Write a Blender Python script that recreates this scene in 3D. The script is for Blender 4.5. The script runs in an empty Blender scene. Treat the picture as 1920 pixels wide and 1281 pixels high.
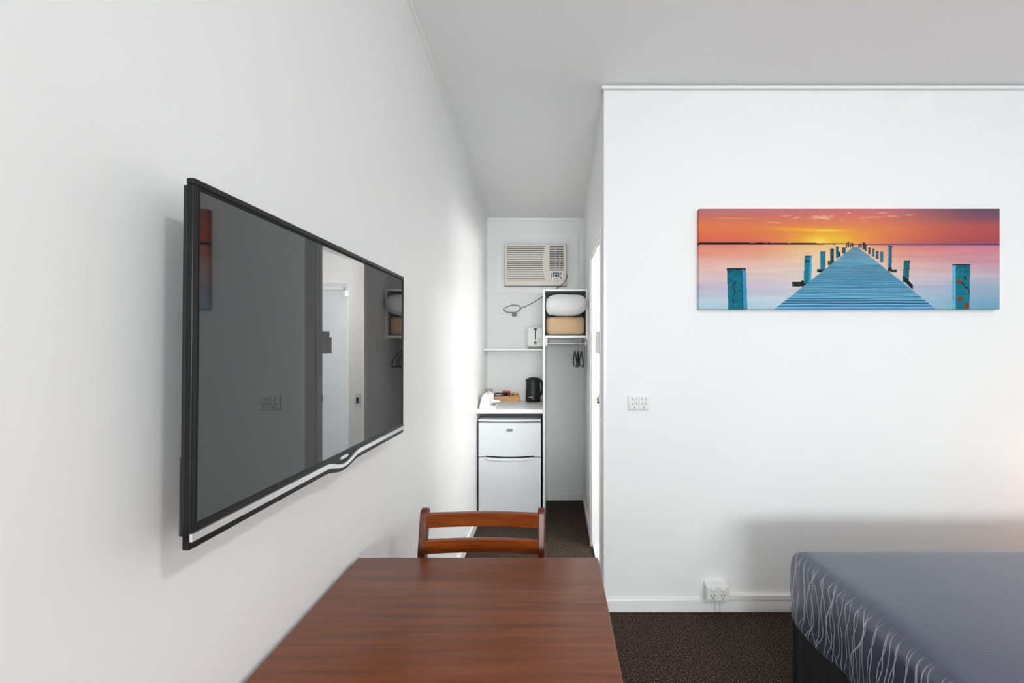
import bpy, bmesh, math, random
import numpy as np
from mathutils import Vector, Matrix
random.seed(7)
S = bpy.context.scene
COL = S.collection

# ------------------------------------------------------------------ camera
CAM_Z = 1.386
F = 853.0                         # focal length in pixels of the 1920 frame
cam_d = bpy.data.cameras.new('camera')
cam_d.sensor_fit = 'HORIZONTAL'; cam_d.sensor_width = 36.0
cam_d.lens = F / 1920 * 36.0
cam_d.shift_x = -80 / 1920; cam_d.shift_y = 1.5 / 1920
cam_d.clip_start = 0.02
cam = bpy.data.objects.new('camera', cam_d); COL.objects.link(cam)
cam.location = (0, 0, CAM_Z); cam.rotation_euler = (math.pi / 2, 0, 0)
S.camera = cam

# ------------------------------------------------------------------ world, lights, exposure
w = bpy.data.worlds.new('sky'); S.world = w; w.use_nodes = True
w.node_tree.nodes['Background'].inputs[0].default_value = (0.75, 0.86, 1.0, 1)
w.node_tree.nodes['Background'].inputs[1].default_value = 0.9
S.view_settings.view_transform = 'Standard'; S.view_settings.look = 'None'
S.view_settings.gamma = 1.0; S.view_settings.use_curve_mapping = False
S.view_settings.exposure = 0.0

def area(name, loc, rot, sx, sy, power, color, shape='RECTANGLE', spread=math.pi):
    d = bpy.data.lights.new(name, 'AREA'); d.shape = shape; d.size = sx; d.size_y = sy
    d.energy = power; d.color = color; d.spread = spread
    o = bpy.data.objects.new(name, d); COL.objects.link(o); o.location = loc; o.rotation_euler = rot
    return o
WIN = (-0.45, 1.95, 1.25, 2.15)     # window in the wall behind the camera: x0 x1 z0 z1
YR = -4.4                         # rear wall plane
area('window_daylight', ((WIN[0] + WIN[1]) / 2, YR - 0.16, (WIN[2] + WIN[3]) / 2), (math.radians(90), 0, 0),
     WIN[1] - WIN[0], WIN[3] - WIN[2], 240, (0.985, 0.99, 1.0))

# ------------------------------------------------------------------ helpers
def lin(c):
    r = []
    for v in c[:3]:
        v = v / 255.0
        r.append(v / 12.92 if v <= 0.04045 else ((v + 0.055) / 1.055) ** 2.4)
    return (*r, 1.0)

def nd(nt, t, **kw):
    n = nt.nodes.new(t)
    for k, v in kw.items(): setattr(n, k, v)
    return n

def pmat(name, c, rough=0.5, metal=0.0, spec=0.5, bump=0.0, bscale=200, var=0.0, vscale=5, stretch=None, c2=None, emit=None, estr=0, trans=0, coat=0, ior=1.5, alpha=1, sheen=0):
    m = bpy.data.materials.new(name); m.use_nodes = True
    nt = m.node_tree; b = nt.nodes['Principled BSDF']; L = nt.links.new
    b.inputs['Base Color'].default_value = lin(c); b.inputs['Roughness'].default_value = rough
    b.inputs['Metallic'].default_value = metal; b.inputs['Specular IOR Level'].default_value = spec
    b.inputs['Coat Weight'].default_value = coat; b.inputs['IOR'].default_value = ior
    b.inputs['Transmission Weight'].default_value = trans; b.inputs['Alpha'].default_value = alpha
    b.inputs['Sheen Weight'].default_value = sheen
    if emit:
        b.inputs['Emission Color'].default_value = lin(emit); b.inputs['Emission Strength'].default_value = estr
    tc = nd(nt, 'ShaderNodeTexCoord'); mp = nd(nt, 'ShaderNodeMapping'); L(tc.outputs['Object'], mp.inputs['Vector'])
    if stretch: mp.inputs['Scale'].default_value = stretch
    n = nd(nt, 'ShaderNodeTexNoise'); n.inputs['Scale'].default_value = vscale; n.inputs['Detail'].default_value = 5
    L(mp.outputs[0], n.inputs['Vector'])
    r = nd(nt, 'ShaderNodeValToRGB'); L(n.outputs['Fac'], r.inputs['Fac'])
    a = lin(c); d = lin(c2) if c2 else tuple(x * (1 - var) for x in a[:3]) + (1,)
    r.color_ramp.elements[0].position = 0.35; r.color_ramp.elements[0].color = d
    r.color_ramp.elements[1].position = 0.65; r.color_ramp.elements[1].color = a
    L(r.outputs[0], b.inputs['Base Color'])
    if bump:
        n2 = nd(nt, 'ShaderNodeTexNoise'); n2.inputs['Scale'].default_value = bscale; n2.inputs['Detail'].default_value = 3
        L(tc.outputs['Object'], n2.inputs['Vector'])
        bp = nd(nt, 'ShaderNodeBump'); bp.inputs['Strength'].default_value = bump; bp.inputs['Distance'].default_value = 0.004
        L(n2.outputs['Fac'], bp.inputs['Height']); L(bp.outputs[0], b.inputs['Normal'])
    return m

ORG = {}
def obj(name, bm, mat, parent=None, smooth=False, org=None):
    """link a bmesh built in world coordinates as one mesh object"""
    me = bpy.data.meshes.new(name)
    if parent is not None: o0 = ORG[parent.name]
    elif org is not None: o0 = Vector(org)
    else:
        xs = [v.co.x for v in bm.verts]; ys = [v.co.y for v in bm.verts]; zs = [v.co.z for v in bm.verts]
        o0 = Vector(((min(xs) + max(xs)) / 2, (min(ys) + max(ys)) / 2, min(zs)))
    bmesh.ops.translate(bm, verts=bm.verts, vec=-o0)
    bmesh.ops.recalc_face_normals(bm, faces=bm.faces)
    if smooth:
        for f in bm.faces: f.smooth = True
    bm.to_mesh(me); bm.free()
    if smooth:
        try: me.set_sharp_from_angle(angle=math.radians(40))
        except Exception: pass
    me.materials.append(mat)
    o = bpy.data.objects.new(name, me); COL.objects.link(o)
    if parent is None: o.location = o0
    else: o.parent = parent
    ORG[o.name] = o0
    return o

def thing(name, loc, label, cat, group=None):
    o = bpy.data.objects.new(name, None); COL.objects.link(o); o.location = loc
    o.empty_display_size = 0.05
    ORG[o.name] = Vector(loc); o['label'] = label; o['category'] = cat
    if group: o['group'] = group
    return o
def tag(o, label, cat, group=None):
    o['label'] = label; o['category'] = cat
    if group: o['group'] = group
    return o
def struct(o, label=None):
    o['kind'] = 'structure'
    if label: o['label'] = label
    return o

def box(bm, x0, x1, y0, y1, z0, z1, bevel=0.0, seg=2):
    t = bmesh.new(); bmesh.ops.create_cube(t, size=1)
    bmesh.ops.scale(t, vec=(abs(x1 - x0), abs(y1 - y0), abs(z1 - z0)), verts=t.verts)
    bmesh.ops.translate(t, vec=((x0 + x1) / 2, (y0 + y1) / 2, (z0 + z1) / 2), verts=t.verts)
    if bevel: bmesh.ops.bevel(t, geom=t.edges[:], offset=bevel, segments=seg, profile=0.5, affect='EDGES')
    return merge(bm, t)
def merge(bm, t):
    me = bpy.data.meshes.new('tmp'); t.to_mesh(me); t.free(); bm.from_mesh(me); bpy.data.meshes.remove(me)
    return bm
def B(*a, **k): return box(bmesh.new(), *a, **k)

def prism(bm, pts, axis, a0, a1, bevel=0.0, seg=2):
    """extrude a polygon of (u,v): axis x -> (y,z), y -> (x,z), z -> (x,y)"""
    t = bmesh.new()
    def P(u, v, a): return {'x': (a, u, v), 'y': (u, a, v), 'z': (u, v, a)}[axis]
    A = [t.verts.new(P(u, v, a0)) for u, v in pts]; Bq = [t.verts.new(P(u, v, a1)) for u, v in pts]
    n = len(pts)
    t.faces.new(A); t.faces.new(Bq[::-1])
    for i in range(n): t.faces.new((A[i], Bq[i], Bq[(i + 1) % n], A[(i + 1) % n]))
    bmesh.ops.recalc_face_normals(t, faces=t.faces)
    if bevel: bmesh.ops.bevel(t, geom=t.edges[:], offset=bevel, segments=seg, profile=0.5, affect='EDGES')
    return merge(bm, t)
def tube(bm, pts, r, n=10, cap=True):
    t = bmesh.new(); pts = [Vector(p) for p in pts]; rings = []
    rr = r if isinstance(r, (list, tuple)) else [r] * len(pts)
    up = None
    for i, p in enumerate(pts):
        d = (pts[min(i + 1, len(pts) - 1)] - pts[max(i - 1, 0)]).normalized()
        if up is None:
            up = Vector((0, 0, 1)) if abs(d.z) < 0.9 else Vector((1, 0, 0))
        a = d.cross(up).normalized(); b = a.cross(d).normalized(); up = b
        rings.append([t.verts.new(p + (a * math.cos(2 * math.pi * k / n) + b * math.sin(2 * math.pi * k / n)) * rr[i]) for k in range(n)])
    for i in range(len(rings) - 1):
        for k in range(n):
            t.faces.new((rings[i][k], rings[i][(k + 1) % n], rings[i + 1][(k + 1) % n], rings[i + 1][k]))
    if cap: t.faces.new(rings[0]); t.faces.new(rings[-1][::-1])
    return merge(bm, t)
def lathe(bm, prof, c, n=32, sx=1.0, sy=1.0):
    t = bmesh.new(); rings = []
    for r, z in prof:
        rings.append([t.verts.new((c[0] + sx * r * math.cos(2 * math.pi * k / n), c[1] + sy * r * math.sin(2 * math.pi * k / n), c[2] + z)) for k in range(n)])
    for i in range(len(rings) - 1):
        for k in range(n):
            t.faces.new((rings[i][k], rings[i][(k + 1) % n], rings[i + 1][(k + 1) % n], rings[i + 1][k]))
    t.faces.new(rings[0][::-1]); t.faces.new(rings[-1])
    return merge(bm, t)
def smoothpath(pts, k=8):
    out = []; p = [Vector(q) for q in pts]
    for i in range(len(p) - 1):
        a = p[max(i - 1, 0)]; b = p[i]; c = p[i + 1]; d = p[min(i + 2, len(p) - 1)]
        for j in range(k):
            t = j / k
            out.append(0.5 * ((2 * b) + (c - a) * t + (2 * a - 5 * b + 4 * c - d) * t * t + (3 * b - a - 3 * c + d) * t ** 3))
    out.append(p[-1]); return out
def PX(px, Y): return (px - 1040) * Y / F
def PZ(py, Y): return CAM_Z - (py - 642) * Y / F

# ------------------------------------------------------------------ materials
M = {}
M['wall'] = pmat('white_wall_paint', (243, 243, 243), rough=0.45, spec=0.3, bump=0.03, bscale=90, var=0.012, vscale=3)
M['ceil'] = pmat('white_ceiling_paint', (242, 242, 242), rough=0.8, spec=0.2, var=0.01, vscale=3)
M['trim'] = pmat('white_gloss_trim', (245, 245, 244), rough=0.3, var=0.01)
M['board'] = pmat('white_laminate_board', (244, 244, 242), rough=0.3, var=0.01)
M['fridge'] = pmat('white_enamel', (226, 230, 233), rough=0.22, var=0.01)
M['plastic'] = pmat('white_plastic', (238, 238, 236), rough=0.35, var=0.01)
M['cream'] = pmat('aged_cream_plastic', (232, 225, 214), rough=0.45, var=0.04, vscale=8)
M['dark'] = pmat('dark_cavity', (14, 13, 12), rough=0.9, var=0.2)
M['blackpl'] = pmat('black_plastic', (20, 20, 21), rough=0.4, spec=0.4, var=0.1)
M['bezel'] = pmat('gloss_black_bezel', (13, 13, 14), rough=0.4, spec=0.3, var=0.1)
M['screen'] = pmat('dark_glass_screen', (30, 30, 31), rough=0.02, var=0.0, ior=1.75)
M['silver'] = pmat('brushed_silver', (225, 225, 226), rough=0.28, metal=0.75, var=0.03)
M['chrome'] = pmat('chrome', (210, 210, 212), rough=0.15, metal=1.0, var=0.02)
M['grey'] = pmat('grey_plastic', (120, 121, 124), rough=0.45, var=0.05)
M['seatpad'] = pmat('brown_seat_vinyl', (70, 45, 32), rough=0.5, var=0.2, vscale=20)
M['pillow'] = pmat('white_cotton', (232, 232, 233), rough=0.8, bump=0.15, bscale=30, var=0.02, sheen=0.2)
M['blanket'] = pmat('tan_blanket_wool', (222, 188, 150), rough=0.95, bump=0.4, bscale=250, var=0.08, vscale=12, sheen=0.3)
M['valance'] = pmat('black_valance_cloth', (13, 12, 12), rough=0.9, bump=0.2, bscale=300, var=0.15, vscale=30)
M['caddy'] = pmat('tan_card_box', (228, 176, 122), rough=0.6, var=0.12, vscale=9, stretch=(1, 1, 6))
M['red'] = pmat('red_sachet_foil', (200, 62, 30), rough=0.35, var=0.15)
M['navy'] = pmat('navy_sachet_foil', (28, 30, 88), rough=0.35, var=0.1)
M['yellow'] = pmat('yellow_sachet_foil', (240, 190, 20), rough=0.35, var=0.1)
M['orange'] = pmat('orange_sachet_foil', (200, 96, 44), rough=0.35, var=0.15)
M['brownp'] = pmat('dark_brown_print', (50, 26, 18), rough=0.4, var=0.1)
M['paper'] = pmat('white_sachet_paper', (235, 233, 225), rough=0.5, var=0.05)
M['tile'] = pmat('white_floor_tile', (228, 229, 229), rough=0.25, var=0.02)
M['lampglow'] = pmat('lit_opal_glass', (255, 250, 240), rough=0.4, emit=(255, 250, 242), estr=6)
M['warmglow'] = pmat('lit_warm_lamp_shade', (255, 205, 160), rough=0.6, emit=(255, 190, 130), estr=4)
M['cloth'] = pmat('sheer_curtain', (235, 233, 228), rough=0.9, var=0.03)

def glassmat(name, tint, fac):
    m = bpy.data.materials.new(name); m.use_nodes = True; nt = m.node_tree; nt.nodes.clear()
    o = nd(nt, 'ShaderNodeOutputMaterial'); mx = nd(nt, 'ShaderNodeMixShader'); t = nd(nt, 'ShaderNodeBsdfTransparent')
    g = nd(nt, 'ShaderNodeBsdfGlossy'); g.inputs['Roughness'].default_value = 0.03; t.inputs[0].default_value = tint
    lw = nd(nt, 'ShaderNodeLayerWeight'); pw = nd(nt, 'ShaderNodeMath', operation='MULTIPLY_ADD'); pw.inputs[1].default_value = .25; pw.inputs[2].default_value = .04
    nt.links.new(lw.outputs['Facing'], pw.inputs[0]); nt.links.new(pw.outputs[0], mx.inputs[0]); nt.links.new(t.outputs[0], mx.inputs[1]); nt.links.new(g.outputs[0], mx.inputs[2])
    nt.links.new(mx.outputs[0], o.inputs[0]); return m
M['glass'] = glassmat('clear_glass', (0.94, 0.96, 0.96, 1), 1.45)

def woodmat(name, ca, cb, cc, stretch, rough, coat=0.0):
    m = bpy.data.materials.new(name); m.use_nodes = True; nt = m.node_tree; b = nt.nodes['Principled BSDF']; L = nt.links.new
    tc = nd(nt, 'ShaderNodeTexCoord'); mp = nd(nt, 'ShaderNodeMapping'); mp.inputs['Scale'].default_value = stretch
    L(tc.outputs['Object'], mp.inputs['Vector'])
    n = nd(nt, 'ShaderNodeTexNoise'); n.inputs['Scale'].default_value = 1.0; n.inputs['Detail'].default_value = 8; n.inputs['Roughness'].default_value = 0.6
    n.inputs['Distortion'].default_value = 0.4
    L(mp.outputs[0], n.inputs['Vector'])
    r = nd(nt, 'ShaderNodeValToRGB'); L(n.outputs['Fac'], r.inputs['Fac'])
    e = r.color_ramp.elements; e[0].position = 0.3; e[0].color = lin(ca); e[1].position = 0.72; e[1].color = lin(cc)
    k = e.new(0.5); k.color = lin(cb)
    L(r.outputs[0], b.inputs['Base Color'])
    b.inputs['Specular IOR Level'].default_value = 0.35; b.inputs['Roughness'].default_value = rough; b.inputs['Coat Weight'].default_value = coat; b.inputs['Coat Roughness'].default_value = 0.15
    bp = nd(nt, 'ShaderNodeBump'); bp.inputs['Strength'].default_value = 0.08; bp.inputs['Distance'].default_value = 0.002
    L(n.outputs['Fac'], bp.inputs['Height']); L(bp.outputs[0], b.inputs['Normal'])
    return m
M['table'] = woodmat('mahogany_table_veneer', (98, 49, 23), (119, 62, 31), (136, 76, 41), (3, 55, 55), 0.32)
M['chairw'] = woodmat('varnished_chair_timber', (100, 44, 10), (126, 58, 14), (140, 70, 20), (4, 60, 60), 0.25, 0.4)
M['chairp'] = woodmat('varnished_post_timber', (70, 26, 12), (92, 38, 18), (108, 48, 22), (60, 60, 4), 0.35, 0.15)

def carpetmat():
    m = bpy.data.materials.new('brown_flecked_carpet'); m.use_nodes = True; nt = m.node_tree; b = nt.nodes['Principled BSDF']; L = nt.links.new
    tc = nd(nt, 'ShaderNodeTexCoord')
    n = nd(nt, 'ShaderNodeTexNoise'); n.inputs['Scale'].default_value = 170; n.inputs['Detail'].default_value = 3; L(tc.outputs['Object'], n.inputs['Vector'])
    v = nd(nt, 'ShaderNodeTexVoronoi'); v.inputs['Scale'].default_value = 130; L(tc.outputs['Object'], v.inputs['Vector'])
    r = nd(nt, 'ShaderNodeValToRGB'); L(n.outputs['Fac'], r.inputs['Fac'])
    e = r.color_ramp.elements; e[0].position = 0.36; e[0].color = lin((30, 24, 20)); e[1].position = 0.7; e[1].color = lin((128, 112, 99))
    k = e.new(0.52); k.color = lin((64, 54, 47))
    L(r.outputs[0], b.inputs['Base Color']); b.inputs['Roughness'].default_value = 0.98; b.inputs['Specular IOR Level'].default_value = 0.1
    bp = nd(nt, 'ShaderNodeBump'); bp.inputs['Strength'].default_value = 0.9; bp.inputs['Distance'].default_value = 0.006
    L(v.outputs['Distance'], bp.inputs['Height']); L(bp.outputs[0], b.inputs['Normal'])
    return m
M['carpet'] = carpetmat()

def spreadmat():
    m = bpy.data.materials.new('slate_satin_with_wavy_lines'); m.use_nodes = True; nt = m.node_tree; b = nt.nodes['Principled BSDF']; L = nt.links.new
    tc = nd(nt, 'ShaderNodeTexCoord'); sep = nd(nt, 'ShaderNodeSeparateXYZ'); L(tc.outputs['Object'], sep.inputs[0])
    def math_(op, a, bb=None, c=None):
        n = nd(nt, 'ShaderNodeMath', operation=op)
        for i, v in enumerate((a, bb, c)):
            if v is None: continue
            if isinstance(v, (int, float)): n.inputs[i].default_value = v
            else: L(v, n.inputs[i])
        return n.outputs[0]
    tot = None
    for i, (freq, amp, sc, off, wd) in enumerate(((26, 0.07, 7.5, 0.0, 0.036), (21, 0.08, 6.5, 3.7, 0.03), (9, 0.12, 5.0, 8.1, 0.016))):
        mp = nd(nt, 'ShaderNodeMapping'); mp.inputs['Location'].default_value = (off, off * 2, off * 3); mp.inputs['Scale'].default_value = (1.0, 0.45, 1.0)
        L(tc.outputs['Object'], mp.inputs['Vector'])
        n = nd(nt, 'ShaderNodeTexNoise'); n.inputs['Scale'].default_value = sc; n.inputs['Detail'].default_value = 0.4
        L(mp.outputs[0], n.inputs['Vector'])
        s = math_('MULTIPLY_ADD', n.outputs['Fac'], amp * 2, sep.outputs['Y'])
        f = math_('FRACT', math_('MULTIPLY', s, freq))
        d = math_('ABSOLUTE', math_('SUBTRACT', f, 0.5))
        ln = nd(nt, 'ShaderNodeMapRange', interpolation_type='SMOOTHSTEP'); L(d, ln.inputs[0])
        ln.inputs[1].default_value = wd * 0.5; ln.inputs[2].default_value = wd * 1.6; ln.inputs[3].default_value = 1.0; ln.inputs[4].default_value = 0.0
        tot = ln.outputs[0] if tot is None else math_('MAXIMUM', tot, ln.outputs[0])
    g = nd(nt, 'ShaderNodeNewGeometry'); s2 = nd(nt, 'ShaderNodeSeparateXYZ'); L(g.outputs['Normal'], s2.inputs[0])
    side = nd(nt, 'ShaderNodeMapRange'); L(s2.outputs['Z'], side.inputs[0])
    side.inputs[1].default_value = 0.2; side.inputs[2].default_value = 0.9; side.inputs[3].default_value = 1.0; side.inputs[4].default_value = 0.0
    fac = math_('MULTIPLY', tot, side.outputs[0])  # lines faded on upward faces, their loss in the sheen put into colour
    mx = nd(nt, 'ShaderNodeMix', data_type='RGBA'); L(fac, mx.inputs['Factor'])
    mx.inputs[6].default_value = lin((49, 56, 77)); mx.inputs[7].default_value = lin((200, 203, 210))
    L(mx.outputs[2], b.inputs['Base Color'])
    b.inputs['Roughness'].default_value = 0.38; b.inputs['Specular IOR Level'].default_value = 0.9
    b.inputs['Coat Weight'].default_value = 0.55; b.inputs['Coat Roughness'].default_value = 0.33; b.inputs['Sheen Weight'].default_value = 0.08; b.inputs['Coat Tint'].default_value = (.86, .92, 1, 1); b.inputs['Sheen Roughness'].default_value = 0.4
    bp = nd(nt, 'ShaderNodeBump'); bp.inputs['Strength'].default_value = 0.18; bp.inputs['Distance'].default_value = 0.003
    L(tot, bp.inputs['Height']); L(bp.outputs[0], b.inputs['Normal'])
    return m
M['spread'] = spreadmat()

# ------------------------------------------------------------------ room shell
XL, XR, XC = -0.594, 3.05, 0.256      # left wall, right wall, corridor's right wall
YP, YB = 2.346, 3.995                 # partition, far wall
SL = 0.137
def CH(y): return 2.706 - SL * (y - YP)
T = 0.1
DY0, DY1, DZ = 2.505, 3.085, 1.957    # bathroom doorway

struct(obj('floor', B(XL - T, XR + T, YR - T, YB + T, -0.1, 0.0), M['carpet']), 'dark brown flecked carpet floor')
bm = bmesh.new()
prism(bm, [(YR - T, CH(YR - T)), (YB + T, CH(YB + T)), (YB + T, CH(YB + T) + .1), (YR - T, CH(YR - T) + .1)], 'x', XL - T, XR + T)
struct(obj('ceiling', bm, M['ceil']), 'white raked ceiling')
def ywall(name, x0, x1, y0, y1, label):
    b_ = bmesh.new(); prism(b_, [(y0, 0), (y1, 0), (y1, CH(y1)), (y0, CH(y0))], 'x', x0, x1)
    return struct(obj(name, b_, M['wall']), label)
ywall('wall_left', XL - T, XL, YR, YB, 'white wall carrying the television')
ywall('wall_right', XR, XR + T, YR, YB, 'white wall at the bed head')
struct(obj('wall_far', B(XL - T, XR + T, YB, YB + T, 0, CH(YB + T)), M['wall']), 'white wall carrying the air conditioner')
struct(obj('wall_partition', B(XC, XR, YP, YP + T, 0, CH(YP + T)), M['wall']), 'white partition wall carrying the canvas print')
bm = bmesh.new()
y0 = YP + T
prism(bm, [(y0, 0), (DY0, 0), (DY0, CH(DY0)), (y0, CH(y0))], 'x', XC, XC + T)
prism(bm, [(DY0, DZ), (DY1, DZ), (DY1, CH(DY1)), (DY0, CH(DY0))], 'x', XC, XC + T)
prism(bm, [(DY1, 0), (YB, 0), (YB, CH(YB)), (DY1, CH(DY1))], 'x', XC, XC + T)
struct(obj('wall_corridor', bm, M['wall']), 'white corridor wall with the bathroom doorway')
bm = bmesh.new()
box(bm, XL - T, WIN[0], YR - T, YR, 0, CH(YR)); box(bm, WIN[1], XR + T, YR - T, YR, 0, CH(YR))
box(bm, WIN[0], WIN[1], YR - T, YR, 0, WIN[2]); box(bm, WIN[0], WIN[1], YR - T, YR, WIN[3], CH(YR))
struct(obj('wall_rear', bm, M['wall']), 'white wall with the window behind the viewer')
# window behind the viewer
wn = struct(obj('window_1', box(box(box(box(bmesh.new(), WIN[0], WIN[0] + .05, YR - .09, YR - .03, WIN[2], WIN[3]),
     WIN[1] - .05, WIN[1], YR - .09, YR - .03, WIN[2], WIN[3]), WIN[0] + .05, WIN[1] - .05, YR - .09, YR - .03, WIN[2], WIN[2] + .05),
     WIN[0] + .05, WIN[1] - .05, YR - .09, YR - .03, WIN[3] - .05, WIN[3]), M['trim']), 'white framed window behind the viewer')
xm = (WIN[0] + WIN[1]) / 2
obj('window_mullion', B(xm - .025, xm + .025, YR - .085, YR - .035, WIN[2] + .05, WIN[3] - .05), M['trim'], wn)
for a, c in ((WIN[0] + .05, xm - .025), (xm + .025, WIN[1] - .05)):
    obj('pane', B(a, c, YR - .062, YR - .058, WIN[2] + .05, WIN[3] - .05), M['glass'], wn)
# bathroom behind the doorway
BX = 1.75; BC = 2.2
struct(obj('bathroom_floor', B(XC + .002, BX, YP + T, YB, 0.0, 0.022), M['tile']), 'white tiled bathroom floor')
struct(obj('wall_bathroom', B(BX, BX + T, YP + T, YB, 0, CH(YB)), M['wall']), 'white bathroom side wall')
struct(obj('bathroom_ceiling', B(XC + T, BX, YP + T, YB, BC, BC + .05), M['ceil']), 'low white bathroom ceiling')

# skirtings and trims
def skirt(name, *a):
    return struct(obj(name, B(*a, bevel=0.004), M['trim']), 'white painted skirting board')
skirt('baseboard_left', XL, XL + .015, YR, YB - .56, 0, .072)
skirt('baseboard_partition', XC, PX(1338, YP) - .0005, YP - .015, YP, 0, .067)
skirt('baseboard_partition.001', PX(1338, YP) + .0005, PX(1348, YP) - .0005, YP - .015, YP, 0, .068)
skirt('baseboard_partition.002', PX(1348, YP) + .0005, XR, YP - .015, YP, 0, .067)
skirt('baseboard_corridor', XC - .012, XC, DY1 + .06, YB, 0, .07)
skirt('baseboard_far', -0.073, XC - .012, YB - .014, YB, 0, .055)
struct(obj('trim_partition', B(XC - .014, XR, YP - .02, YP, CH(YP) - .021, CH(YP) - .003, bevel=.003), M['trim']), 'white cornice strip on top of the partition')
struct(obj('trim_corner', B(XC - .003, XC + .012, YP - .003, YP, .067, CH(YP) - .021, bevel=.001), M['trim']), 'white corner bead of the partition')
bm = bmesh.new(); h = .02
prism(bm, [(YR, CH(YR) - h), (YB, CH(YB) - h), (YB, CH(YB)), (YR, CH(YR))], 'x', XL, XL + .014)
struct(obj('trim_left', bm, M['trim']), 'thin white cornice along the left wall')

# doorway to the bathroom: jambs, architrave, lock hardware
d1 = struct(obj('door_1', box(box(box(bmesh.new(), XC - .004, XC + T + .004, DY0, DY0 + .014, 0.022, DZ - .014),
      XC - .004, XC + T + .004, DY1 - .014, DY1, 0.022, DZ - .014), XC - .004, XC + T + .004, DY0, DY1, DZ - .014, DZ), M['trim']), 'white door jambs of the bathroom doorway')
obj('architrave', box(box(bmesh.new(), XC - .014, XC, DY1, DY1 + .055, 0, DZ + .05, bevel=.003), XC - .014, XC, DY0 - .05, DY1, DZ, DZ + .05, bevel=.003), M['trim'], d1)
obj('architrave', B(XC - .012, XC, DY0 - .05, DY0, 0, DZ, bevel=.003), M['trim'], d1)
lk = obj('lock_housing', box(box(bmesh.new(), XC - .026, XC - .004, DY0 - .004, DY0 + .075, 1.325, 1.415, bevel=.002), XC - .024, XC - .004, DY0 - .004, DY0 + .055, 1.415, 1.447, bevel=.002), M['plastic'], d1)
obj('strike_plate', B(XC - .0165, XC - .012, DY0 - .022, DY0 - .004, 1.06, 1.10), M['plastic'], d1)
sp = obj('strike_plate', B(XC + .02, XC + .06, DY1 - .0165, DY1 - .014, .95, 1.04), M['silver'], d1)
obj('latch_hole', B(XC + .03, XC + .05, DY1 - .0175, DY1 - .0164, .975, 1.015), M['dark'], sp)
# bathroom door on the far wall (seen reflected in the television screen)
d2 = struct(obj('door_2', B(.775, 1.46, YB - .02, YB, .03, 1.9, bevel=.002), M['fridge']), 'white inner door in the bathroom')
obj('door_frame', box(box(box(bmesh.new(), .735, .775, YB - .03, YB, .022, 1.95), 1.46, 1.5, YB - .03, YB, .022, 1.95), .775, 1.46, YB - .03, YB, 1.9, 1.95), M['trim'], d2)
obj('hinge', B(.69, .79, YB - .05, YB - .02, 1.78, 1.84, bevel=.003), M['silver'], d2)
obj('door_closer', B(.8, 1.0, YB - .05, YB - .02, 1.84, 1.87, bevel=.003), M['plastic'], d2)

# bathroom lamp
bl = thing('ceiling_light', (1.0, 2.78, BC), 'round opal ceiling light inside the bathroom', 'ceiling light')
obj('rim', lathe(bmesh.new(), [(.14, 0), (.14, -.02), (.13, -.025), (.01, -.025)][::-1], (1.0, 2.78, BC - .001)), M['trim'], bl, smooth=True)
obj('diffuser', lathe(bmesh.new(), [(.128, -.026), (.12, -.045), (.08, -.065), (.01, -.07)][::-1], (1.0, 2.78, BC)), M['lampglow'], bl, smooth=True)
lo = area('bathroom_lamp_light', (1.0, 2.78, BC - .075), (0, 0, 0), .26, .26, 9, (1, .99, .97), 'DISK')
# unseen light added behind the partition to brighten the bathroom and far jamb
vl = thing('added_bath_light', (1.05, YP + T, 1.66), 'long opal light added unseen inside the bathroom', 'added wall light')
obj('backplate', B(.72, 1.38, YP + T, YP + T + .025, 1.64, 1.76, bevel=.004), M['trim'], vl)
obj('diffuser', B(.74, 1.36, YP + T + .025, YP + T + .07, 1.65, 1.75, bevel=.02, seg=4), M['lampglow'], vl, smooth=True)
area('added_bath_area', (1.05, YP + T + .075, 1.70), (math.radians(90), 0, 0), .6, .1, 38, (1, .995, .985))
# main room ceiling light (above the frame)
RX, RY = 1.7, -0.8; RC = CH(RY + .17)
rl = thing('ceiling_light', (RX, RY, RC), 'round opal ceiling light above the bed', 'ceiling light')
obj('rim', lathe(bmesh.new(), [(.17, 0), (.17, -.025), (.16, -.03), (.01, -.03)][::-1], (RX, RY, RC)), M['trim'], rl, smooth=True)
obj('diffuser', lathe(bmesh.new(), [(.158, -.031), (.145, -.06), (.09, -.085), (.01, -.09)][::-1], (RX, RY, RC)), M['lampglow'], rl, smooth=True)
area('room_lamp_light', (RX, RY, RC - .1), (0, 0, 0), .32, .32, 36, (1, .995, .985), 'DISK')
# warm bedside wall lamp at the bed head (right of the frame)
wl = thing('wall_lamp', (XR, 2.08, .80), 'warm lit wall lamp beside the bed head', 'lamp')
obj('backplate', B(XR - .02, XR, 2.03, 2.13, .78, .94, bevel=.004), M['silver'], wl)
obj('arm', tube(bmesh.new(), [(XR - .015, 2.08, .9), (XR - .1, 2.08, .9), (XR - .12, 2.08, .87)], .008), M['silver'], wl, smooth=True)
obj('lamp_shade', lathe(bmesh.new(), [(.075, -.08), (.05, .05), (.045, .05), (.068, -.08)], (XR - .12, 2.08, .84)), M['warmglow'], wl, smooth=True)
pd = bpy.data.lights.new('wall_lamp_bulb', 'POINT'); pd.energy = 2.0; pd.color = (1, .55, .28); pd.shadow_soft_size = .05
po = bpy.data.objects.new('wall_lamp_bulb', pd); COL.objects.link(po); po.location = (XR - .12, 2.08, .73)

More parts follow.
